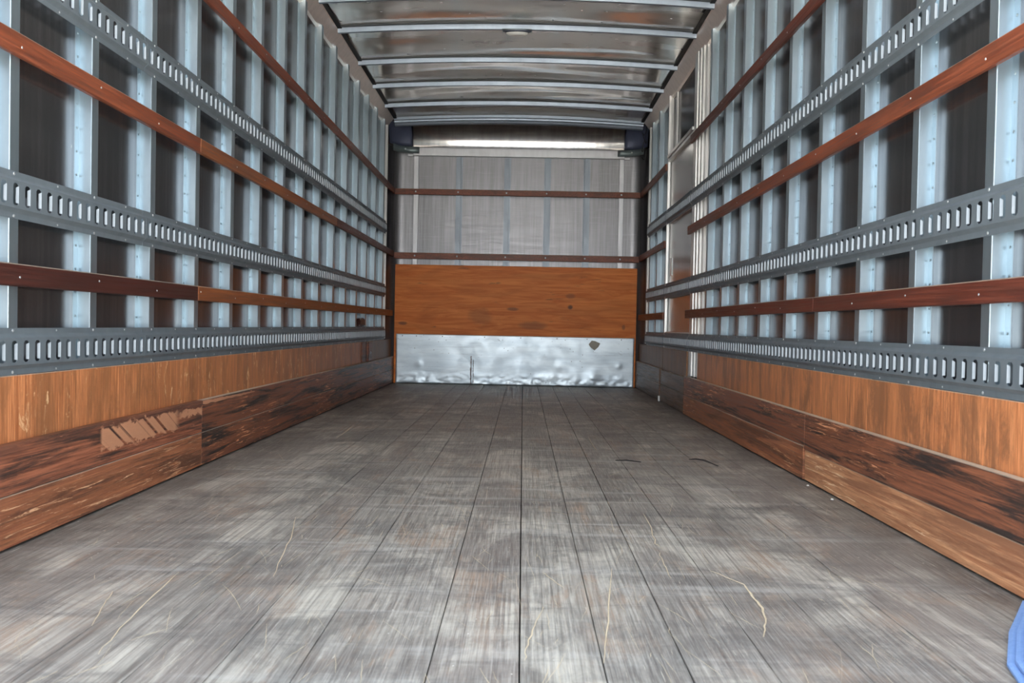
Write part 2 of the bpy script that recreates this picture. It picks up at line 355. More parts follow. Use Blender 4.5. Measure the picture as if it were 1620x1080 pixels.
def crown(x): return .042*(1-(x/1.22)**2)
BOWZ = 2.528
BOWS = [1.32, 1.95, 2.58, 3.22, 3.86, 4.49, 5.12, 5.645, 6.34, 6.955, 7.565]
DENTS = [(.30,6.24,.55,.055,.016), (.75,6.20,.30,.05,.012), (-.35,6.72,.60,.06,.016), (.10,6.80,.45,.05,.014), (-.55,7.22,.35,.07,.014), (.35,7.30,.5,.06,.016),
         (-.10,7.36,.30,.05,.014), (.85,7.40,.25,.05,.012), (-.5,5.45,.4,.09,.010), (.85,5.40,.25,.08,.014), (.65,6.66,.28,.06,-.014), (-.75,6.10,.25,.08,-.008), (0,7.85,.7,.08,.012), (-.8,5.95,.3,.07,.01)]
def roof():
    bm = bmesh.new(); nx, ny = 90, 460; y0, y1 = REAR, 8.24
    from mathutils import noise
    rows = []
    for j in range(ny+1):
        y = y0 + (y1-y0)*j/ny
        bl = [.70]+[b+.014 for b in BOWS]+[8.14]; q = max(k for k in range(len(bl)-1) if bl[k] <= y or k == 0)
        ph = min(1, max(0, (y-bl[q])/(bl[q+1]-bl[q])))
        row = []
        for i in range(nx+1):
            x = -1.2 + 2.4*i/nx
            pill = 1-abs(2*ph-1)**2.4
            w = noise.noise(Vector((x*.9, y*2.3, 1.7)))*.013*pill + noise.noise(Vector((x*3.5, y*4.2, 5.1)))*.0016*pill
            for cx, cy, rx, ry, dp in DENTS:
                e = ((x-cx)/rx)**2 + ((y-cy-.05*(x-cx)**2)/ry)**2
                if e < 7: w += .45*dp*math.exp(-e)
            row.append(bm.verts.new((x, y, BOWZ + .037 + crown(x) + .017*pill*(1-abs(x)/1.6) + w)))
        rows.append(row)
    for j in range(ny):
        for i in range(nx):
            bm.faces.new((rows[j][i], rows[j][i+1], rows[j+1][i+1], rows[j+1][i]))
    for f in bm.faces: f.smooth = True
    bmesh.ops.recalc_face_normals(bm, faces=bm.faces)
    o = struct(place('ceiling', bm, M['roof'], (0, REAR, 2.6))); solid(o, .004, 0)
    # outer roof skin: keeps the daylight out above the inner sheet
    bm = bmesh.new(); box(bm, -1.31, 1.31, REAR, FRONT+.03, 2.68, 2.70)
    for s in (-1, 1): box(bm, min(s*1.305, s*1.325), max(s*1.305, s*1.325), REAR, FRONT+.03, -.08, 2.70)
    box(bm, -1.31, 1.31, FRONT+.03, FRONT+.05, -.08, 2.70)
    struct(place('trim_2', bm, M['alu'], (0, REAR, 2.69)))
roof()

# top rails: cove between each wall and the roof, and a black seal drawn for the dark gap along the roof sheet
for s in (-1, 1):
    bm = bmesh.new()
    prof = [(1.279, 2.475), (1.262, 2.482), (1.250, 2.497), (1.206, 2.552), (1.199, 2.556), (1.199, 2.590), (1.206, 2.640), (1.279, 2.640)]
    strip(bm, [(s*x, z) for x, z in prof], REAR, 8.10, lambda p, t: (p[0], t, p[1]))
    bmesh.ops.recalc_face_normals(bm, faces=bm.faces)
    o = place('top_rail', bm, M['rail'], (s*1.23, REAR, 2.5)); solid(o, .003, 0)
    tag(o, 'aluminium rail running along the top of the %s wall under the ceiling edge' % SIDE[s], 'rail', 'top rails')
    bm = bmesh.new(); box(bm, min(s*1.168, s*1.198), max(s*1.168, s*1.198), REAR, 8.08, 2.556, 2.563)
    o = place('edge_band', bm, M['band'], (s*1.18, REAR, 2.57)); tag(o, 'black seal for the dark gap between ceiling sheet and rail on the %s' % SIDE[s], 'band', 'ceiling edge strips')

# ------------------------------------------------------------------ wall posts
def post_mesh(s):
    bm = bmesh.new()
    pr = [(-.026, .039), (-.0005, .039), (0, .0395), (0, .002), (.001, .001), (.039, .001), (.040, .002), (.040, .0395), (.041, .039), (.066, .039)]
    strip(bm, [(y, s*(W + d)) for y, d in pr], 0.002, 2.492, lambda p, t: (p[1]-s*W, p[0], t))
    for k in range(34):                         # the punched rivet row of the rear flange
        dome(bm, (s*.0378, -.013, .10 + k*.071), (-s, 0, 0), .0035, .5, 6)
    bmesh.ops.recalc_face_normals(bm, faces=bm.faces)
    me = bpy.data.meshes.new('wall_post'); bm.to_mesh(me); bm.free(); me.materials.append(M['galv']); return me
PM = {s: post_mesh(s) for s in (-1, 1)}
SP = .4064
posts = {-1: [2.1438 + SP*i for i in range(-2, 15)], 1: [2.1078 + SP*i for i in list(range(-2, 9)) + [13, 14]]}
for s in (-1, 1):
    vis = 0
    for n, y in enumerate(posts[s]):
        o = link('wall_post', PM[s]); o.location = (s*W, y, 0); solid(o, .0018, 0)
        if n < 2: lab = 'galvanised upright post on the %s wall out past the picture, %s of two' % (SIDE[s], ('outermost', 'inner')[n])
        elif s == 1 and n > 10: lab = 'galvanised post in the short bay between side door and front corner, %s' % ('next to the door', 'next to the corner')[n-11]
        else:
            lab = 'galvanised upright post, %s from the picture\'s %s edge on the %s wall' % (ORD[n-2], SIDE[s], SIDE[s])
        tag(o, lab, 'post', 'upright posts on the %s wall' % SIDE[s])
# corner posts
for s, y in ((-1, 7.99), (1, 7.93)):
    bm = bmesh.new()
    strip(bm, [(y+.0, s*1.279), (y, s*1.236), (y+.03, s*1.236), (y+.04, s*1.262), (y+.12, s*1.266), (y+.19, s*1.272)], .45, 2.475, lambda p, t: (p[1], p[0], t))
    bmesh.ops.recalc_face_normals(bm, faces=bm.faces)
    o = place('corner_post', bm, M['jamb'], (s*1.26, y, .45)); solid(o, .002, 0)
    tag(o, 'bright aluminium corner post where the %s wall meets the front wall' % SIDE[s], 'post', 'corner posts')

# ------------------------------------------------------------------ e-track rails
PITCH = SP/8
def etrack(s, y0, y1, z0, label, group, py, H=.122):
    bm = bmesh.new()
    def P(y, z, d): return (s*(W - .0015 - d), y, z0+z)
    n = int(round((y1-y0)/PITCH)); p = (y1-y0)/n
    zs = [(0,0), (.015,0), (.019,.003), (.026,.0115), (.033,.0115)]; zt = [(H-.033,.0115), (H-.026,.0115), (H-.019,.003), (H-.015,0), (H,0)]
    cols = []
    w0 = .0125; s_ = .0245; c = .006; zb, zu = .033, H-.033
    V = {}
    def v(y, z, d):
        k = (round(y,5), round(z,5), round(d,5))
        if k not in V: V[k] = bm.verts.new(P(y, z, d))
        return V[k]
    for i in range(n):
        a = y0 + i*p; e = a + p; q = [a, a+w0, a+w0+s_, e]
        for rows in (zs, zt):
            for r in range(len(rows)-1):
                for j in range(3):
                    bm.faces.new((v(q[j],*rows[r]), v(q[j+1],*rows[r]), v(q[j+1],*rows[r+1]), v(q[j],*rows[r+1])))
        D = .0115; L, R = q[1], q[2]
        bm.faces.new((v(a,zb,D), v(L,zb,D), v(L,zb+c,D), v(L,zu-c,D), v(L,zu,D), v(a,zu,D)))
        bm.faces.new((v(R,zb,D), v(e,zb,D), v(e,zu,D), v(R,zu,D), v(R,zu-c,D), v(R,zb+c,D)))
        # chamfered slot corners
        bm.faces.new((v(L,zb,D), v(L+c,zb+.0001,D), v(L,zb+c,D))); bm.faces.new((v(R,zb,D), v(R,zb+c,D), v(R-c,zb+.0001,D)))
        bm.faces.new((v(L,zu,D), v(L,zu-c,D), v(L+c,zu-.0001,D))); bm.faces.new((v(R,zu,D), v(R-c,zu-.0001,D), v(R,zu-c,D)))
        # lips folded in along both slot edges
        bm.faces.new((v(R,zb+c,D), v(R,zu-c,D), v(R-.0015,zu-c-.004,D-.0065), v(R-.0015,zb+c+.001,D-.0065))).material_index = 1
        bm.faces.new((v(L,zb+c,D), v(L-.001,zb+c,D-.010), v(L-.001,zu-c,D-.010), v(L,zu-c,D)))
    bmesh.ops.recalc_face_normals(bm, faces=bm.faces)
    o = place('e_track', bm, M['track'], (s*W, y0, z0)); o.data.materials.append(M['lip']); solid(o, .0016, 0)
    tag(o, label, 'rail', group)
    for y in py:
        if y0+.01 < y+.016 < y1-.01 and y > 1.9:
            for z in (.007, H-.007):
                rivet(o, (s*(W-.002), y+.016, z0+z), (-s,0,0), .0045)
                rivet(o, (s*(W-.002), y+.016+SP/2, z0+z), (-s,0,0), .0034) if y+.02+SP/2 < y1 else None
    return o
TR = {-1: (('lowest', .4395), ('middle', .8440), ('upper', 1.4400)), 1: (('lowest', .4405), ('middle', .8400), ('upper', 1.4440))}
for s in (-1, 1):
    for nm, z0 in TR[s]:
        g = '%s row of slotted track' % nm
        if s < 0:
            segs = [(1.05, 2.893, 'near the camera'), (2.897, 5.680, 'in the middle of the wall'), (5.684, 7.975, 'at the far end by the front corner')]
        else:
            segs = [(1.05, 4.863, 'near the camera'), (4.867, 5.872, 'just before the side door'), (5.892, 6.898, 'across the side door'), (6.922, 7.92, 'beyond the side door by the front corner')]
        for a, b, where in segs:
            etrack(s, a, b, z0, 'slotted grey track, %s row, %s wall, length %s' % (nm, SIDE[s], where), g, posts[s])

# ------------------------------------------------------------------ wooden slats
def slat(s, y0, y1, z0, mat, label, group, h=.0585, t=.020):
    bm = bmesh.new(); x0, x1 = sorted((s*(W-.0012), s*(W-t)))
    n = max(2, int((y1-y0)/.25))
    box(bm, x0, x1, y0, y1, z0, z0+h, .003)
    o = place('wooden_batten', bm, M[mat], (s*W, y0, z0)); tag(o, label, 'slat', group)
    for k, y in enumerate(posts[s]):
        if y0+.02 < y+.016 < y1-.02 and y > 1.9:
            rivet(o, (s*(W-t), y+.016, z0+h/2+(.006 if k%2 else -.006)), (-s,0,0), .0034, 'screw')
    return o
slat(-1, .9, 8.375, 1.8815, 'slat_red', 'red-brown wooden slat running full length near the ceiling on the left wall', 'upper wooden slats')
slat(-1, .9, 3.360, 1.2590, 'slat_red', 'dull red-brown slat in the middle of the left wall, length nearest the camera', 'middle wooden slats')
slat(-1, 3.362, 5.83, 1.2590, 'slat_orange', 'orange-brown slat in the middle of the left wall, between two joints', 'middle wooden slats')
slat(-1, 5.832, 8.375, 1.2590, 'slat_mar', 'dark red slat in the middle of the left wall, length reaching the front corner', 'middle wooden slats')
slat(-1, .9, 3.352, .6690, 'slat_dark', 'very dark maroon slat low on the left wall, length nearest the camera', 'lower wooden slats')
slat(-1, 3.354, 8.375, .6690, 'slat_orange', 'orange-brown slat low on the left wall, far length behind the dark one', 'lower wooden slats')
slat(1, .9, 5.905, 1.8850, 'slat_mar', 'dark red slat near the ceiling on the right wall, ending at the side door', 'upper wooden slats')
slat(1, 6.925, 8.375, 1.8850, 'slat_red', 'short reddish slat nearest the ceiling between side door and front corner', 'upper wooden slats')
slat(1, .9, 5.930, 1.2560, 'slat_red', 'long red-brown slat at mid height on the right wall, ending at the side door', 'middle wooden slats')
slat(1, 6.925, 8.375, 1.2560, 'slat_red', 'short reddish slat at mid height between side door and front corner', 'middle wooden slats')
slat(1, .9, 3.328, .6700, 'slat_mar', 'dark red slat with orange worn patches low on the right wall, nearest the camera', 'lower wooden slats')
slat(1, 3.330, 5.960, .6700, 'slat_mar', 'dark maroon slat low on the right wall between a joint and the side door', 'lower wooden slats')
slat(1, 6.925, 8.375, .6700, 'slat_red', 'short reddish slat lowest between side door and front corner', 'lower wooden slats')

# ------------------------------------------------------------------ plywood and kick boards along the walls
def board(name, s, y0, y1, z0, z1, d0, d1, mat, label, cat, group, bev=.002):
    bm = bmesh.new(); x0, x1 = sorted((s*(W-d0), s*(W-d1)))
    box(bm, x0, x1, y0, y1, z0, z1, bev)
    o = place(name, bm, M[mat], (s*W, y0, z0)); return tag(o, label, cat, group)
KT, K2 = .268, .138
G1, G2, G3 = 'plywood strips under the lowest track', 'upper kick boards', 'lower kick boards'
board('plywood_panel', -1, REAR+.02, 6.83, KT-.01, .4385, .0005, .007, 'ply', 'long orange-brown plywood strip with cream chips, under the lowest track on the left wall', 'panel', G1)
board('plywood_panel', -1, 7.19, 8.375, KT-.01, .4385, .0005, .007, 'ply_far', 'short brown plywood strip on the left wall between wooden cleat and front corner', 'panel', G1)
board('kick_board', -1, REAR+.02, 3.372, K2+.0015, KT, .0075, .034, 'kick_scrape', 'upper left kick board with a pale diagonally scraped patch, nearest the camera', 'board', G2)
board('kick_board', -1, 3.374, 8.375, K2+.0015, KT, .0075, .034, 'kick_d', 'upper left kick board, blackened far length reaching the front corner', 'board', G2)
board('kick_board', -1, REAR+.02, 3.372, .006, K2, .0075, .034, 'kick_l', 'red-brown kick board resting along the floor on the left, nearest the camera', 'board', G3)
board('kick_board', -1, 3.374, 8.375, .006, K2, .0075, .034, 'kick_d', 'dark kick board along the floor on the left, far length', 'board', G3)
board('plywood_panel', 1, REAR+.02, 5.555, KT-.01, .4395, .0005, .007, 'ply_r', 'orange plywood strip under the lowest track on the right wall, before the side door', 'panel', G1)
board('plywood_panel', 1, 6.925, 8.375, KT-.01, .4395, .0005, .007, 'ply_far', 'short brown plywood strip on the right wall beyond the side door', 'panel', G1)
board('kick_board', 1, REAR+.02, 3.348, K2+.0015-.014, KT, .0075, .034, 'kick_d', 'upper right kick board, black and red grained, nearest the camera', 'board', G2)
board('kick_board', 1, 3.350, 5.86, K2+.0015, KT, .0075, .034, 'kick_d', 'upper right kick board, blackened length ending at the side door', 'board', G2)
board('kick_board', 1, REAR+.02, 3.345, .006, K2-.014, .0075, .031, 'kick_r', 'lighter tan bare-wood kick board along the floor on the right, nearest the camera', 'board', G3)
board('kick_board', 1, 3.350, 5.86, .006, K2, .0075, .036, 'kick_l', 'dark red worn kick board along the floor on the right, ending at the side door', 'board', G3)
board('kick_board', 1, 6.915, 8.375, K2+.0015, KT, .0075, .034, 'kick_far', 'short upper kick board on the right between side door and front wall', 'board', G2)
board('kick_board', 1, 6.915, 8.375, .006, K2, .0075, .034, 'kick_far', 'short lower kick board on the right between side door and front wall', 'board', G3)
bm = bmesh.new(); k = 24; L = []
for i in range(k+1):
    t = i/k; y = 3.378+.66*t; zc = .258-.004*t; hw = .009*(1-t)**.6+.0015
    L.append((bm.verts.new((-W+.0343, y, zc-hw*random.uniform(.5,1.2))), bm.verts.new((-W+.0343, y, zc+hw*random.uniform(.4,.9)))))
for i in range(k): bm.faces.new((L[i][0], L[i][1], L[i+1][1], L[i+1][0]))
up = [o for o in C.objects if o.get('label') == 'upper left kick board, blackened far length reaching the front corner'][0]
o = place('scrape_mark', bm, M['scrape'], (-W, 3.38, .25), up); o['label'] = 'pale scraped streak'
# cleat in the plywood gap on the left
bm = bmesh.new(); box(bm, -1.236, -1.205, 7.02, 7.185, KT+.002, .437, .006); box(bm, -1.236, -1.222, 6.835, 7.018, KT+.002, .437, .002, 0)
o = place('wooden_cleat', bm, M['cleat'], (-1.22, 7.0, .27)); tag(o, 'small red-brown wooden cleat with a bolt filling the gap in the left plywood strip', 'cleat')
rivet(o, (-1.205, 7.10, .345), (1,0,0), .014, 'bolt')
bm = bmesh.new(); box(bm, -1.262, -1.222, 6.72, 6.93, .563, .625, .012)
bmesh.ops.subdivide_edges(bm, edges=bm.edges, cuts=2, use_grid_fill=True)
for v in bm.verts: v.co += Vector((0, random.uniform(-.012,.012), random.uniform(-.003,.012)))
o = place('wood_block', bm, M['slat_dark'], (-1.24, 6.72, .563)); tag(o, 'small dark block sitting on the lowest left track near the front corner', 'block')

# ------------------------------------------------------------------ side door
def side_door():
    bm = bmesh.new(); box(bm, 1.262, 1.280, 5.90, 6.90, .005, 1.95, .002)
    d = struct(place('door_1', bm, M['door'], (1.27, 5.90, 0)))
    def ch(name, bx, mat, bev=.002):
        b = bmesh.new()
        for q in bx: box(b, *q, bev)
        return place(name, b, M[mat], (1.25, 5.9, bx[0][4]), d)
    ch('plywood_strip', [(1.2285, 1.2395, 5.90, 6.888, KT-.008, .4390)], 'ply_far')
    ch('kick_board', [(1.212, 1.238, 5.90, 6.885, K2+.004, KT-.010)], 'kick_far')
    ch('kick_board', [(1.212, 1.238, 5.90, 6.885, .008, K2)], 'kick_far')
    # backing frame that carries the boards and the track on the door leaf
    ch('door_stiffener', [(1.2402, 1.2615, 5.90, 6.888, .01, .57), (1.2402, 1.2615, 5.90, 6.888, .845, .958), (1.2402, 1.2615, 5.90, 6.888, 1.448, 1.562)], 'alu')
    ch('handle_plate', [(1.255, 1.2618, 6.74, 6.80, 1.02, 1.16)], 'alu')
side_door()
# jamb on the near side of the door: ridged aluminium extrusion
bm = bmesh.new()
pr = [(5.56, .0385), (5.600, .0380), (5.601, .024), (5.66, .0235), (5.661, .013), (5.72, .0125), (5.721, .006), (5.79, .006), (5.791, .0005), (5.884, .0005), (5.886, .022)]
strip(bm, [(y, (W+d)) for y, d in pr], .272, 2.49, lambda p, t: (p[1], p[0], t))
bmesh.ops.recalc_face_normals(bm, faces=bm.faces)
o = place('door_jamb', bm, M['jamb'], (1.25, 5.6, .27)); solid(o, .002, 0); tag(o, 'ridged bright aluminium jamb on the camera side of the side door', 'jamb')
bm = bmesh.new()
strip(bm, [(6.900, 1.255), (6.901, 1.238), (6.918, 1.238), (6.920, 1.279)], .272, 2.49, lambda p, t: (p[1], p[0], t))
bmesh.ops.recalc_face_normals(bm, faces=bm.faces)
o = place('door_jamb', bm, M['jamb'], (1.25, 6.90, .27)); solid(o, .002, 0); tag(o, 'thin bright aluminium edge trim on the far side of the side door', 'jamb')
bm = bmesh.new(); box(bm, 1.236, 1.279, 5.892, 6.896, 1.952, 1.975, .002); box(bm, 1.228, 1.279, 5.892, 6.896, 1.979, 2.005, .003)
o = place('door_header', bm, M['alu'], (1.25, 5.89, 1.952)); tag(o, 'aluminium header bar over the side door', 'header')
bm = bmesh.new(); box(bm, 1.262, 1.279, 6.70, 6.735, 2.007, 2.47, .002)
o = place('header_post', bm, M['alu'], (1.27, 6.70, 2.007)); tag(o, 'short thin post on the wall above the side door header', 'post')
# small white end cap by the foot of the far jamb
bm = bmesh.new(); box(bm, 1.196, 1.211, 6.893, 6.908, .0005, .045, .002)
o = place('hinge_pin', bm, M['alu'], (1.2, 6.9, 0)); tag(o, 'tiny bright metal pin standing at the foot of the far door edge', 'pin')

# ------------------------------------------------------------------ roof bows
def bow_mesh(w=.028, h=.034, x1=1.197):
    bm = bmesh.new(); n = 28; rows = []
    sec = [(-.032, h), (-.032, h-.003), (0, h-.003), (.004, 0), (w, 0), (w+.004, h-.003), (w+.016, h-.003), (w+.016, h)]
    for i in range(n+1):
        x = -x1 + 2*x1*i/n
        rows.append([bm.verts.new((x, y, BOWZ - 2.5 + z + crown(x)*.999)) for y, z in sec])
    for i in range(n):
        for k in range(7):
            f = bm.faces.new((rows[i][k], rows[i][k+1], rows[i+1][k+1], rows[i+1][k])); f.material_index = 1 if k in (0, 1) else 0
        f = bm.faces.new((rows[i][7], rows[i][0], rows[i+1][0], rows[i+1][7]))
    bm.faces.new(rows[0]); bm.faces.new(list(reversed(rows[-1])))
    bmesh.ops.recalc_face_normals(bm, faces=bm.faces)
    me = bpy.data.meshes.new('roof_bow'); bm.to_mesh(me); bm.free(); me.materials.append(M['bow']); me.materials.append(M['flange']); return me
BM = bow_mesh()
names = ['at the picture\'s top edge', 'second from the camera, carrying the lamp', 'third from the camera', 'fourth from the camera', 'farthest, last before the front header']
for k in range(-1, 4):
    o = link('roof_bow', BM); o.location = (0, BOWS[k+7], 2.5)
    tag(o, 'blue-grey curved steel roof bow across the ceiling, %s' % names[k+1], 'roof bow', 'curved bows across the ceiling')
for k in range(6):
    o = link('roof_bow', BM); o.location = (0, BOWS[k], 2.5)
    tag(o, 'blue-grey curved steel roof bow overhead, out past the top of the picture', 'roof bow', 'roof bows overhead behind the picture')
bm = bmesh.new(); n = 28; rows = []
for i in range(n+1):
    x = -1.197+2.394*i/n; c_ = crown(x)
    rows.append([bm.verts.new((x, y, BOWZ + z + c_)) for y, z in [(8.09, .046), (8.10, .018), (8.118, .012), (8.12, -.002), (8.15, -.004), (8.16, -.022), (8.20, -.026), (8.205, .046)]])
for i in range(n):
    for k in range(7): bm.faces.new((rows[i][k], rows[i][k+1], rows[i+1][k+1], rows[i+1][k]))
bmesh.ops.recalc_face_normals(bm, faces=bm.faces)
o = place('roof_header', bm, M['bow'], (0, 8.09, 2.5)); tag(o, 'stepped steel header where the ceiling meets the rolled top of the front wall', 'header')

# ceiling lamp on the second bow
def lamp():
    y, z = 5.645, BOWZ + .042
    bm = bmesh.new(); box(bm, -.098, .102, y-.012, y+.055, z-.006, z-.001, .002)
    r = place('ceiling_lamp', bm, M['bracket'], (0, y, z)); tag(r, 'small oval dome lamp under the ceiling bow', 'lamp')
    def oval(a, b, z0, z1, k=24, dz=.004):
        bm = bmesh.new(); A = []
        for zz, sc in ((z0, 1), ((z0+z1)/2, .96), (z1, .72)):
            A.append([bm.verts.new((a*sc*math.cos(2*PI*i/k)+.002, y+.022+b*sc*math.sin(2*PI*i/k), zz)) for i in range(k)])
        for q in range(2):
            for i in range(k): bm.faces.new((A[q][i], A[q][(i+1)%k], A[q+1][(i+1)%k], A[q+1][i]))
        bm.faces.new(A[0]); bm.faces.new(A[-1]); bmesh.ops.recalc_face_normals(bm, faces=bm.faces); return bm
    place('rim', oval(.096, .032, z-.006, z-.018), M['darkmetal'], (0, y, z), r)
    place('lens', oval(.074, .026, z-.018, z-.036), M['lens'], (0, y, z), r)
lamp()

# ------------------------------------------------------------------ front wall fittings
YF = FRONT - .0025
xs = [-.585, -.104, .295, .686]
for i, x in enumerate(xs):
    bm = bmesh.new(); w = .020
    strip(bm, [(x-w-.012, YF), (x-w, YF), (x-w, 8.403), (x+w-.006, 8.403), (x+w-.006, YF), (x+w+.014, YF)], .01, 2.266, lambda p, t: (p[0], p[1], t))
    bmesh.ops.recalc_face_normals(bm, faces=bm.faces)
    o = place('front_post', bm, M['fpost'], (x, 8.41, 0)); solid(o, .0016, 0)
    tag(o, 'blue-grey steel post on the front wall, %s from the left of four' % ORD[i], 'post', 'posts on the front wall')
for i, (x0, x1) in enumerate(((-1.036, -.990), (1.008, 1.054))):
    bm = bmesh.new(); box(bm, x0, x1, 8.403, YF, .01, 2.266, .0015)
    o = place('edge_trim', bm, M['alu_front'], (x0, 8.41, 0)); tag(o, 'flat aluminium strip at the %s edge of the front wall' % ('left', 'right')[i], 'strip', 'edge strips on the front wall')
bm = bmesh.new(); box(bm, -1.045, 1.055, 8.398, YF, 2.270, 2.350, .003); box(bm, -1.10, -1.046, 8.405, YF-.01, 2.262, 2.285, .002); box(bm, 1.056, 1.11, 8.405, YF-.01, 2.262, 2.285, .002)
o = place('head_rail', bm, M['alu_front'], (0, 8.41, 2.27)); tag(o, 'flat pale aluminium rail across the top of the front wall', 'rail')
def fslat(z0, mat, label, h):
    bm = bmesh.new(); n = 12
    box(bm, -1.218, 1.218, 8.3795, 8.4015, z0, z0+h, .003)
    o = place('wooden_batten', bm, M[mat], (0, 8.39, z0)); tag(o, label, 'slat', 'slats across the front wall')
    for x in [-1.013]+[q-.006 for q in xs]+[1.03]: rivet(o, (x, 8.3795, z0+h/2), (0,-1,0), .009, 'screw')
fslat(1.882, 'slat_red', 'upper dark red slat screwed across the front wall', .057)
fslat(1.243, 'slat_red', 'lower dark red slat across the front wall just above the plywood', .062)
bm = bmesh.new(); box(bm, -1.2045, 1.2045, 8.385, 8.4015, .003, 1.186, .002)
o = place('front_plywood', bm, M['ply_front'], (0, 8.39, .003)); tag(o, 'wide orange-brown plywood sheet on the front wall', 'panel')
# galvanised kick plate with a battered lower edge
def kick_plate():
    from mathutils import noise
    bm = bmesh.new(); nx, nz = 180, 44; rows = []
    x0, x1, z0, z1 = -1.182, 1.188, .004, .494
    for j in range(nz+1):
        row = []
        for i in range(nx+1):
            x = x0+(x1-x0)*i/nx; z = z0+(z1-z0)*j/nz
            lo = max(0, 1-(z/.13))
            d = abs(noise.noise(Vector((x*9, 0, z*16))))*.022*lo + abs(noise.noise(Vector((x*26, 3, z*30))))*.010*lo
            d += .004*noise.noise(Vector((x*2.2, 7, z*4)))
            for (cx, cz, r, a) in ((.78,.10,.09,.012), (.62,.13,.14,.008), (1.04,.21,.03,.006), (-.95,.20,.04,.004), (.38,.08,.06,.008), (.44,.19,.05,.004)):
                q = ((x-cx)**2+(z-cz)**2)/r**2
                if q < 4: d += a*math.exp(-q*1.6)
            y = 8.3835 - .0045 - abs(d)*.8
            if j == 0: z += .004*noise.noise(Vector((x*8, 1, 1)))
            row.append(bm.verts.new((x, min(y, 8.3815), z)))
        rows.append(row)
    for j in range(nz):
        for i in range(nx): bm.faces.new((rows[j][i], rows[j][i+1], rows[j+1][i+1], rows[j+1][i])).smooth = True
    bmesh.ops.recalc_face_normals(bm, faces=bm.faces)
    o = place('kick_plate', bm, M['kick'], (0, 8.38, .004)); solid(o, .002, 0)
    tag(o, 'battered bright galvanised metal sheet along the foot of the front plywood', 'plate')
    # patch where the zinc is gone, and the dark drip marks
    b = bmesh.new(); pts = [(.735,.425),(.765,.463),(.80,.458),(.85,.437),(.832,.40),(.795,.366),(.755,.395)]
    b.faces.new([b.verts.new((x, 8.3655, z)) for x, z in pts]); bmesh.ops.recalc_face_normals(b, faces=b.faces); solid(place('pale_patch', b, M['patch'], (.79, 8.365, .42), o), .001, 0)['label'] = 'beige patch'
    for (xa, xb, za, zb_) in ((-.438,-.422,.01,.285), (-.412,-.404,.02,.25)):
        b = bmesh.new(); k = 18; L = []; 
        for i in range(k+1):
            z = za+(zb_-za)*i/k; w = (xb-xa)*random.uniform(.3,1); xm = (xa+xb)/2+random.uniform(-.002,.002)
            L.append((b.verts.new((xm-w/2, 8.3615, z)), b.verts.new((xm+w/2, 8.3615, z))))
        for i in range(k): b.faces.new((L[i][0], L[i][1], L[i+1][1], L[i+1][0]))
        bmesh.ops.recalc_face_normals(b, faces=b.faces); solid(place('rust_streak', b, M['rust'], (xa, 8.362, za), o), .001, 0)['label'] = 'dark streak'
    for x in (-1.12,-.98,-.72,-.30,.06,.42,.72,1.06):
        rivet(o, (x, 8.378, .475), (0,-1,0), .006, 'nail', 'darkmetal')
kick_plate()
# corner gussets and brackets at the top corners
for s in (-1, 1):
    bm = bmesh.new(); n = 10; rows = []
    for i in range(n+1):
        a = i/n*PI/2; x = s*(1.055 + .20*math.sin(a)); y = 8.385 - .155*(1-math.cos(a)); top = []
        for j in range(9):
            b = j/8*PI/2*.9
            top.append(bm.verts.new((x, y - .20*(1-math.cos(b)), 2.36 + .19*math.sin(b))))
        rows.append(top)
    for i in range(n):
        for j in range(8): bm.faces.new((rows[i][j], rows[i+1][j], rows[i+1][j+1], rows[i][j+1])).smooth = True
    bmesh.ops.recalc_face_normals(bm, faces=bm.faces)
    o = place('corner_gusset', bm, M['gusset'], (s*1.15, 8.36, 2.36)); solid(o, .003, 0)
    tag(o, 'dark blue rounded gusset in the upper %s corner of the front wall' % SIDE[s], 'gusset', 'corner gussets')
    bm = bmesh.new(); rows = []
    for i in range(n+1):
        a = i/n*PI/2; x = s*(.985 + .235*math.sin(a)) if i else s*.985; y = 8.390 - .15*(1-math.cos(a))
        rows.append([bm.verts.new((x, y, 2.290)), bm.verts.new((x, y, 2.355))])
    for i in range(n): bm.faces.new((rows[i][0], rows[i+1][0], rows[i+1][1], rows[i][1])).smooth = True
    bmesh.ops.recalc_face_normals(bm, faces=bm.faces)
    o = place('corner_bracket', bm, M['bracket'], (s*1.1, 8.38, 2.29)); solid(o, .006, 0)
    tag(o, 'grey-green curved bracket under the %s corner gusset of the front wall' % SIDE[s], 'bracket', 'corner brackets')
    rivet(o, (s*1.12, 8.352, 2.325), (0,-1,0), .009, 'bolt')
# cable on the right corner
def tube(bm, pts, r, seg=6):
    rings = []
    for i, p in enumerate(pts):
        d = (Vector(pts[min(i+1, len(pts)-1)]) - Vector(pts[max(i-1, 0)])).normalized(); q = d.to_track_quat('Z','Y').to_matrix()
        rr = r[i] if isinstance(r, list) else r
        rings.append([bm.verts.new(Vector(p) + q @ Vector((rr*math.cos(2*PI*k/seg), rr*math.sin(2*PI*k/seg), 0))) for k in range(seg)])
    for i in range(len(rings)-1):
        for k in range(seg): bm.faces.new((rings[i][k], rings[i][(k+1)%seg], rings[i+1][(k+1)%seg], rings[i+1][k]))
    bm.faces.new(list(reversed(rings[0]))); bm.faces.new(rings[-1])
bm = bmesh.new(); pts = []
for i in range(60):
    t = i/59; pts.append((1.205+.018*math.sin(t*17), 8.10+.012*math.cos(t*19), 2.53-.32*t+.03*math.sin(t*26)))
tube(bm, pts, .004)
o = place('black_cable', bm, M['band'], (1.2, 8.17, 2.53)); tag(o, 'thin tangled black cable hanging in the upper right front corner', 'cable')

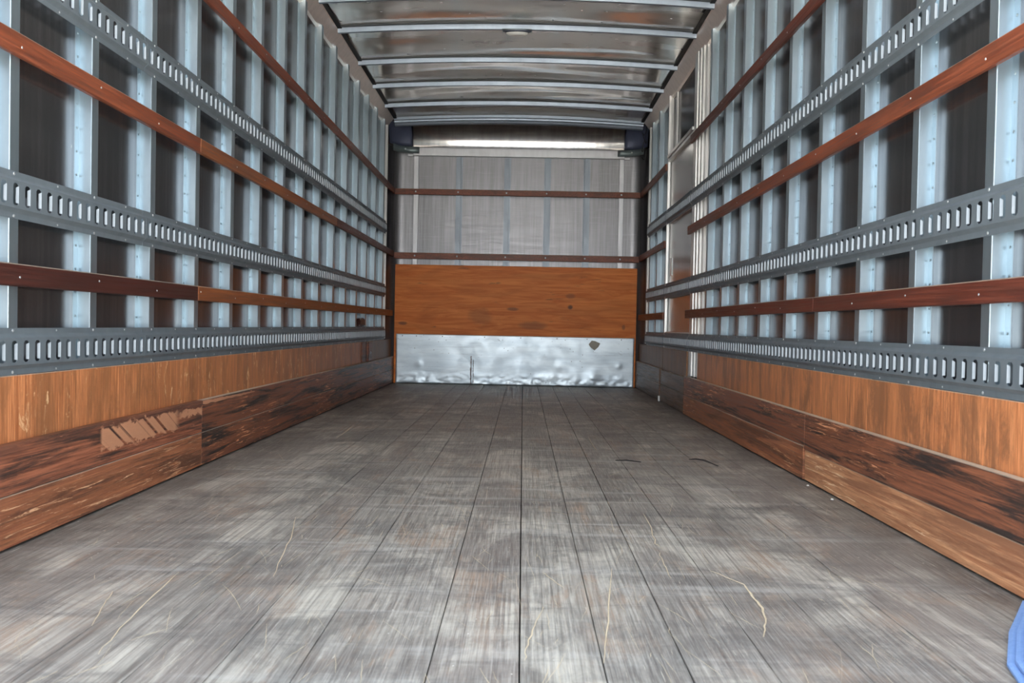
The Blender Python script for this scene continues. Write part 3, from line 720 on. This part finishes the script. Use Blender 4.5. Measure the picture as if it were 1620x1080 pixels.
# ------------------------------------------------------------------ marks and debris on the floor
def sliver(bm, pts, w, z=.0006):
    L = []
    for i, (x, y) in enumerate(pts):
        a = pts[max(i-1,0)]; b = pts[min(i+1,len(pts)-1)]; d = Vector((b[0]-a[0], b[1]-a[1], 0)).normalized(); nrm = Vector((-d.y, d.x, 0))
        ww = .62*w*(.25+.75*math.sin(PI*(i+.4)/(len(pts)-.2)))*random.uniform(.6,1.2)
        p = Vector((x, y, z)); L.append((bm.verts.new(p+nrm*ww/2), bm.verts.new(p+Vector((0,0,ww*.35))), bm.verts.new(p-nrm*ww/2)))
    for i in range(len(L)-1):
        bm.faces.new((L[i][0], L[i][1], L[i+1][1], L[i+1][0])); bm.faces.new((L[i][1], L[i][2], L[i+1][2], L[i+1][1]))
bm = bmesh.new()
for k in range(560):
    y = 1.3 + 4.6*random.random()**1.25; x = random.uniform(-1.1, 1.1)*min(1, .35+y*.3); ln = random.uniform(.015, .15)*(1 if random.random() < .8 else 1.8)
    a = random.gauss(0, .3)
    cv = random.gauss(0, .15); pts = []
    if abs(x) > 1.14: continue
    for i in range(7):
        t = i/6; aa = a + cv*t; x += math.sin(aa)*ln/6; y += math.cos(aa)*ln/6; pts.append((x+random.gauss(0,.0007), y))
    if any(abs(p[0]) > 1.19 for p in pts): continue
    sliver(bm, pts, random.uniform(.0006, .0019))
o = place('wood_splinters', bm, M['splinter'], (0, 3, 0)); tag(o, 'pale scratches and thin wood splinters strewn over the grey plank floor', 'splinters', kind='stuff')
def straw(pts, w, label):
    bm = bmesh.new(); q = []
    for i in range(len(pts)-1):
        for k in range(4):
            t = k/4; q.append((pts[i][0]*(1-t)+pts[i+1][0]*t+random.gauss(0,.0012), pts[i][1]*(1-t)+pts[i+1][1]*t))
    q.append(pts[-1]); sliver(bm, q, w, .0008)
    o = place('straw', bm, M['splinter'], (pts[0][0], pts[0][1], 0)); tag(o, label, 'splinter', 'long pale splinters on the floor')
straw([(.555,2.063),(.609,1.956),(.604,1.873),(.603,1.793),(.586,1.703),(.558,1.622)], .009, 'longest kinked pale splinter on the floor at the lower right')
straw([(-.713,1.95),(-.698,1.789),(-.677,1.589),(-.654,1.46)], .005, 'long straight pale splinter on the floor at the lower left, running toward the camera')
straw([(-.794,1.803),(-.774,1.721),(-.735,1.595)], .005, 'short pale splinter on the floor, leftmost of those near the camera')
straw([(-.595,2.53),(-.544,2.29),(-.52,2.132),(-.486,1.933)], .005, 'bent pale splinter on the left floor, farther in than the straight one')
straw([(.311,2.059),(.285,1.862),(.256,1.628),(.235,1.474)], .005, 'long upright-looking pale splinter on the floor right of the centre seam')
straw([(.137,1.767),(.115,1.653),(.102,1.553),(.096,1.479)], .005, 'pinkish pale splinter on the floor just right of the centre seam')
straw([(.14,2.019),(.163,1.955),(.187,1.9)], .004, 'short slanting pale splinter on the floor right of the centre seam')
straw([(.454,2.221),(.447,2.109),(.445,1.992)], .005, 'short pale splinter on the floor behind the longest kinked one')
straw([(.479,2.69),(.474,2.495),(.456,2.312),(.472,2.261)], .005, 'hooked pale splinter on the right part of the floor')
straw([(-.889,4.862),(-.87,4.517),(-.863,4.287)], .008, 'pale splinter on the floor far back near the left kick boards')
straw([(.446,4.575),(.444,4.145),(.455,4.062)], .007, 'pale splinter on the floor far back right of the centre')
bm = bmesh.new(); sliver(bm, [(.848,3.827),(.88,3.835),(.914,3.80),(.93,3.72),(.941,3.649)], .03, .0008)
o = place('black_strap', bm, M['dark_stain'], (.9, 3.7, 0)); tag(o, 'short curved black strap scrap on the floor near the right kick boards', 'strap')
bm = bmesh.new()
for x, y in ((.505,3.75),):
    sliver(bm, [(x,y),(x+.05,y+.01),(x+.11,y-.03)], .022, .0008)
o = place('black_strap', bm, M['dark_stain'], (.5, 3.75, 0)); tag(o, 'shorter black strap scrap on the floor, left of the curved one', 'strap')
for (x, y, nm) in ((1.19, 2.98, 'nearer'), (1.192, 3.24, 'farther')):
    bm = bmesh.new(); dome(bm, (x-.004, y, .0005), (0,0,1), .006, .8)
    o = place('bead', bm, M['lens'], (x, y, 0)); tag(o, 'tiny white bead on the floor against the right kick board, the %s one' % nm, 'bead', 'white beads')
# folded blue blanket made up for an unidentified blurred object at the lower right
bm = bmesh.new()
from mathutils import noise as _n
pts = [(1.195,1.86),(1.195,1.02),(.90,1.02),(.885,1.18),(.905,1.34),(.955,1.50),(1.05,1.66),(1.13,1.77)]
for k in range(3):
    ring0 = []; ring1 = []; ring2 = []
    g = 1-.03*k
    def sc(p, e): return ((p[0]-1.195)*(g-e)+1.195, (p[1]-1.02)*(g-e)+1.02)
    R_ = [[bm.verts.new((*sc(p, e), z)) for p in pts] for e, z in ((.012, .001+k*.011), (0, .004+k*.011), (0, .009+k*.011), (.015, .0118+k*.011))]
    for q in range(3):
        for i in range(len(pts)): bm.faces.new((R_[q][i], R_[q][(i+1)%len(pts)], R_[q+1][(i+1)%len(pts)], R_[q+1][i]))
    bm.faces.new(R_[0]); bm.faces.new(R_[3])
bmesh.ops.recalc_face_normals(bm, faces=bm.faces)
o = place('folded_placeholder', bm, M['blue'], (1.05, 1.3, 0)); tag(o, 'blue folded blanket made up for an unidentified blurred object at the lower right', 'placeholder')
